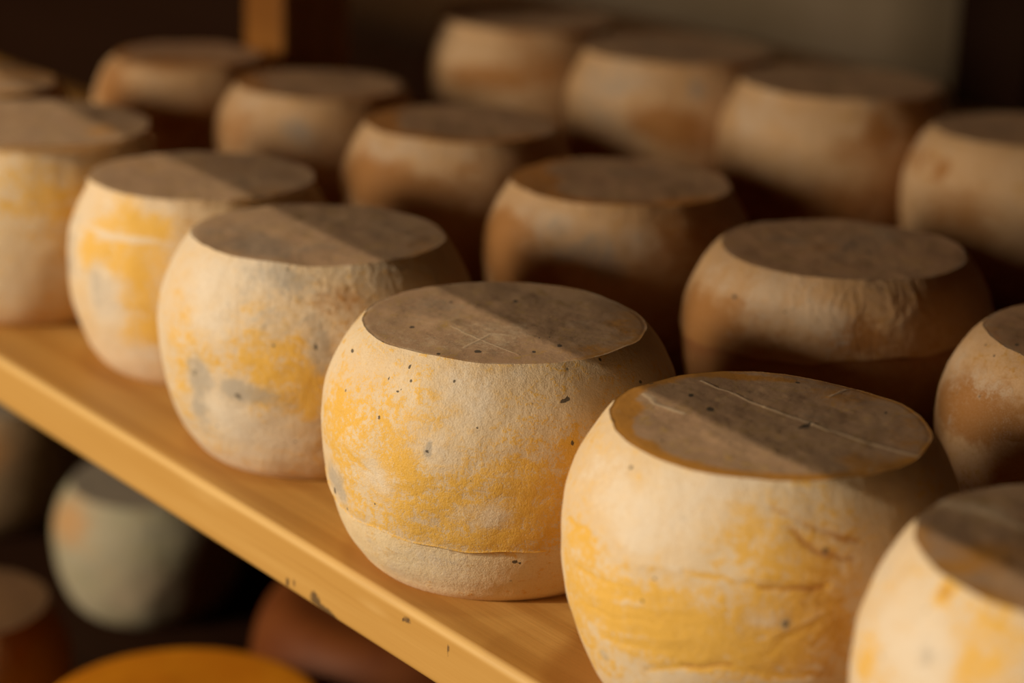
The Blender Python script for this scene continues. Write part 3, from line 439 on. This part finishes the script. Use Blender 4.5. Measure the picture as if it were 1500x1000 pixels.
# ------------------------------------------------------------------ boards, posts, walls
def rounded_board(name, x0, x1, y0, y1, z0, z1, mat, r=.004, nx=40, ny=20, marks=(), stains=(), wob=.0006):
    """plank along x: a closed cross-section loop swept along x, with eased arrises"""
    loop = []
    nz = 14
    def arc(cx, cy, a0, a1):
        return [(cx+r*math.cos(a), cy+r*math.sin(a)) for a in np.linspace(a0, a1, 6)]
    loop += [(y0, z) for z in np.linspace(z0+r, z1-r, nz)][:-1]
    loop += arc(y0+r, z1-r, math.pi, math.pi/2)
    loop += [(y, z1) for y in (y0+r+(y1-y0-2*r)*np.linspace(0, 1, ny)**1.6)][1:-1]
    loop += arc(y1-r, z1-r, math.pi/2, 0)
    loop += [(y1, z) for z in np.linspace(z1-r, z0+r, 6)][1:-1]
    loop += arc(y1-r, z0+r, 0, -math.pi/2)
    loop += [(y, z0) for y in np.linspace(y1-r, y0+r, 8)][1:-1]
    loop += arc(y0+r, z0+r, -math.pi/2, -math.pi)[:-1]
    L = np.array(loop); n = len(L); xs = np.linspace(x0, x1, nx)
    X = np.repeat(xs[:, None], n, 1); Yv = np.repeat(L[None, :, 0], nx, 0); Zv = np.repeat(L[None, :, 1], nx, 0)
    P = np.stack([X*3, Yv*10, Zv*10], -1).reshape(-1, 3)
    w = fbm(P, 3, 3).reshape(X.shape)
    Yw = Yv + w*wob*(np.abs(Yv-y0) < r*1.5); Zw = Zv
    at = {k: np.zeros(X.shape) for k in ('org', 'drk', 'pal')}
    for ch, ax, ay, az, sx, sy, sz, amp in marks:
        q = ((X-ax)/sx)**2+((Yv-ay)/sy)**2+((Zv-az)/sz)**2
        at[{'o': 'org', 'd': 'drk', 'p': 'pal'}[ch]] += amp*np.exp(-q)
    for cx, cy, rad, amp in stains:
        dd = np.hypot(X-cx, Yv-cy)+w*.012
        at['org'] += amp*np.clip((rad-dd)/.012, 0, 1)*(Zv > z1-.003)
    at['org'] += .75*np.clip((Yv-.11)/.12, 0, 1)*(Zv > z1-.003)*(len(stains) > 0)  # shade between the rows painted in, deepening toward the back
    # highlight painted pale along the front arris
    at['pal'] += .9*np.exp(-((Yv-y0-r*.3)/(r*.9))**2-((Zv-z1+r*.3)/(r*.9))**2)
    V = np.stack([X, Yw, Zw], -1).reshape(-1, 3)
    idx = np.arange(nx*n).reshape(nx, n); A, B = idx[:-1], idx[1:]
    F = np.stack([A, np.roll(A, -1, 1), np.roll(B, -1, 1), B], -1).reshape(-1, 4).tolist()
    F.append(idx[0][::-1].tolist()); F.append(idx[-1].tolist())
    return mesh_obj(name, V, F, mat, None, {k: v.reshape(-1) for k, v in at.items()})

fm = [('d', -.5427, 0, -.0240, .0022, .01, .003, 1), ('d', -.5367, 0, -.0222, .002, .01, .003, .9), ('d', -.519, 0, -.0228, .0045, .01, .0035, 1),
      ('d', -.512, 0, -.0255, .007, .01, .0022, .9), ('d', -.504, 0, -.0268, .007, .01, .0018, .8), ('d', -.4434, 0, -.0058, .003, .01, .0022, 1),
      ('d', -.4465, 0, -.0065, .001, .01, .0012, .8), ('d', -.4128, 0, -.0077, .0013, .01, .0034, 1), ('d', -.3663, 0, -.004, .0008, .01, .001, .6),
      ('p', -.47, 0, -.010, .02, .01, .004, .5), ('p', -.62, 0, -.008, .03, .01, .005, .4)]
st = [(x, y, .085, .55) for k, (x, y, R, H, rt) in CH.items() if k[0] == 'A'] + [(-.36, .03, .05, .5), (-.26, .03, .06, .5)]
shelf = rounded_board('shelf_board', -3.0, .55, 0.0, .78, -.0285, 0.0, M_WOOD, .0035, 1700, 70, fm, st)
tag(shelf, 'honey-coloured wooden shelf board carrying all the upper cheese wheels, its front edge running diagonally', 'shelf')
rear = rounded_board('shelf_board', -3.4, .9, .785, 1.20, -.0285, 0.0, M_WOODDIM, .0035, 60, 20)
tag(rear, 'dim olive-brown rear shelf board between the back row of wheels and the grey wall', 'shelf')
low = rounded_board('shelf_board', -3.0, .55, -.03, .78, ZL-.03, ZL, M_DARKWOOD, .0035, 60, 20)  # under-shelf darkness put into the wood colour
tag(low, 'lower shelf board under the grey cheeses, shade painted into its dark wood', 'shelf')
upper = rounded_board('shelf_board', -3.0, .55, 0.0, 1.20, .42, .45, M_WOODDIM, .0035, 60, 20)  # unseen board, added to shade the back rows
tag(upper, 'added unseen shelf board over the cheese wheels, shading the back rows', 'shelf')

def box_obj(name, x0, x1, y0, y1, z0, z1, mat, bev=.003, rot=0, sub=0):
    import bmesh
    bm = bmesh.new(); bmesh.ops.create_cube(bm, size=1)
    for v in bm.verts: v.co = ((v.co.x)*(x1-x0), (v.co.y)*(y1-y0), (v.co.z+.5)*(z1-z0))
    if bev: bmesh.ops.bevel(bm, geom=list(bm.edges), offset=bev, segments=3, affect='EDGES', profile=.5)
    me = bpy.data.meshes.new(name); bm.to_mesh(me); bm.free()
    for k in ('org', 'drk', 'pal'): me.attributes.new(k, 'FLOAT', 'POINT')
    me.materials.append(mat)
    o = bpy.data.objects.new(name, me); COL.objects.link(o)
    o.location = ((x0+x1)/2, (y0+y1)/2, z0); o.rotation_euler = (0, 0, rot)
    return o
p1 = box_obj('wooden_post', -1.257, -1.199, .400, .464, 0.0, .419, M_POST)
tag(p1, 'square wooden post with a lit orange front and black side, behind the blurred wheels', 'post')
p2 = box_obj('wooden_post', -1.137, -1.045, 1.12, 1.195, 0.0, .419, M_DARKWOOD)
tag(p2, 'dark brown wooden post in the top right corner against the grey wall', 'post')
pn = box_obj('added_dark_screen', -1.95, -1.262, .412, .434, 0.0, .135, M_DARKWOOD)  # added dark sheet in place of the shaded far bay
tag(pn, 'added low dark screen standing in for the unlit far bay, left of the lit post', 'screen')

wb = box_obj('wall_back', -4.2, 2.2, 1.21, 1.31, -1.0, 2.3, M_PLASTER, 0); tag(wb, kind='structure')
fl = box_obj('floor', -4.2, 2.2, -2.9, 1.31, -1.06, -1.0, M_STONE, 0); tag(fl, kind='structure')
# unseen front wall, added; opening shaped to cut the sun edge across the tops
def added_front_wall():
    x0, x1, z0, z1 = -4.2, 2.2, -1.0, 2.3
    a0, a1, b0, b1 = (-2.6, 0.6, -0.2, 1.452)
    y0, y1 = -2.7, -2.6
    def ring(y):
        return [(x0, y, z0), (x1, y, z0), (x1, y, z1), (x0, y, z1), (a0, y, b0), (a1, y, b0), (a1, y, b1), (a0, y, b1)]
    V = ring(y0)+ring(y1)
    f = [[0, 1, 5, 4], [1, 2, 6, 5], [2, 3, 7, 6], [3, 0, 4, 7]]
    F = f + [[i+8 for i in reversed(q)] for q in f]
    for i in range(4):
        j = (i+1) % 4
        F.append([j, i, i+8, j+8]); F.append([4+i, 4+j, 12+j, 12+i])
    o = mesh_obj('added_wall_front', V, F, M_ROOM, None, None, False)
    o.rotation_euler = (0, 0, math.radians(-5.0))
    tag(o, kind='structure'); return o
added_front_wall()

# ------------------------------------------------------------------ light
def area(name, loc, target, sx, sy, power, color):
    l = bpy.data.lights.new(name, 'AREA'); l.shape = 'RECTANGLE'; l.size = sx; l.size_y = sy; l.energy = power; l.color = color
    o = bpy.data.objects.new(name, l); COL.objects.link(o); o.location = loc
    from mathutils import Vector
    o.rotation_euler = (Vector(target)-Vector(loc)).to_track_quat('-Z', 'Y').to_euler()
    return o
area('doorway_daylight', (-1.35, -2.45, .72), (-.6, .2, .05), .65, .6, 56, (1, .86, .66))
sl = bpy.data.lights.new('sun', 'SUN'); sl.energy = 1.75; sl.color = (1, .87, .68); sl.angle = math.radians(.05)
so = bpy.data.objects.new('sun', sl); COL.objects.link(so)
from mathutils import Vector
so.rotation_euler = Vector((.25, 1.0, -.50)).to_track_quat('-Z', 'Y').to_euler()

w = bpy.data.worlds.new('World'); bpy.context.scene.world = w; w.use_nodes = True
bg = w.node_tree.nodes['Background']; bg.inputs[0].default_value = (1, 0.62, 0.32, 1); bg.inputs[1].default_value = 0.005

# ------------------------------------------------------------------ camera
from mathutils import Matrix
cx, cy, cz, hd, pit, roll, f = CAM
fw = np.array([-math.cos(hd)*math.cos(pit), math.sin(hd)*math.cos(pit), -math.sin(pit)])
r0 = np.array([math.sin(hd), math.cos(hd), 0]); u0 = np.cross(r0, fw)
r1 = r0*math.cos(roll)+u0*math.sin(roll); u1 = -r0*math.sin(roll)+u0*math.cos(roll)
cam = bpy.data.cameras.new('Camera'); co = bpy.data.objects.new('Camera', cam); COL.objects.link(co)
co.matrix_world = Matrix(((r1[0], u1[0], -fw[0], cx), (r1[1], u1[1], -fw[1], cy), (r1[2], u1[2], -fw[2], cz), (0, 0, 0, 1)))
cam.sensor_width = 36; cam.lens = 36*f*1000/1500
cam.clip_start = .01
cam.dof.use_dof = True; cam.dof.focus_distance = 0.93; cam.dof.aperture_fstop = 4.2; cam.dof.aperture_blades = 0
sc = bpy.context.scene; sc.camera = co
sc.view_settings.view_transform = 'Standard'; sc.view_settings.look = 'None'
sc.view_settings.exposure = 0.0; sc.view_settings.gamma = 1
sc.cycles.use_denoising = True
sc.cycles.max_bounces = 8; sc.cycles.diffuse_bounces = 5
sc.cycles.caustics_reflective = False; sc.cycles.caustics_refractive = False
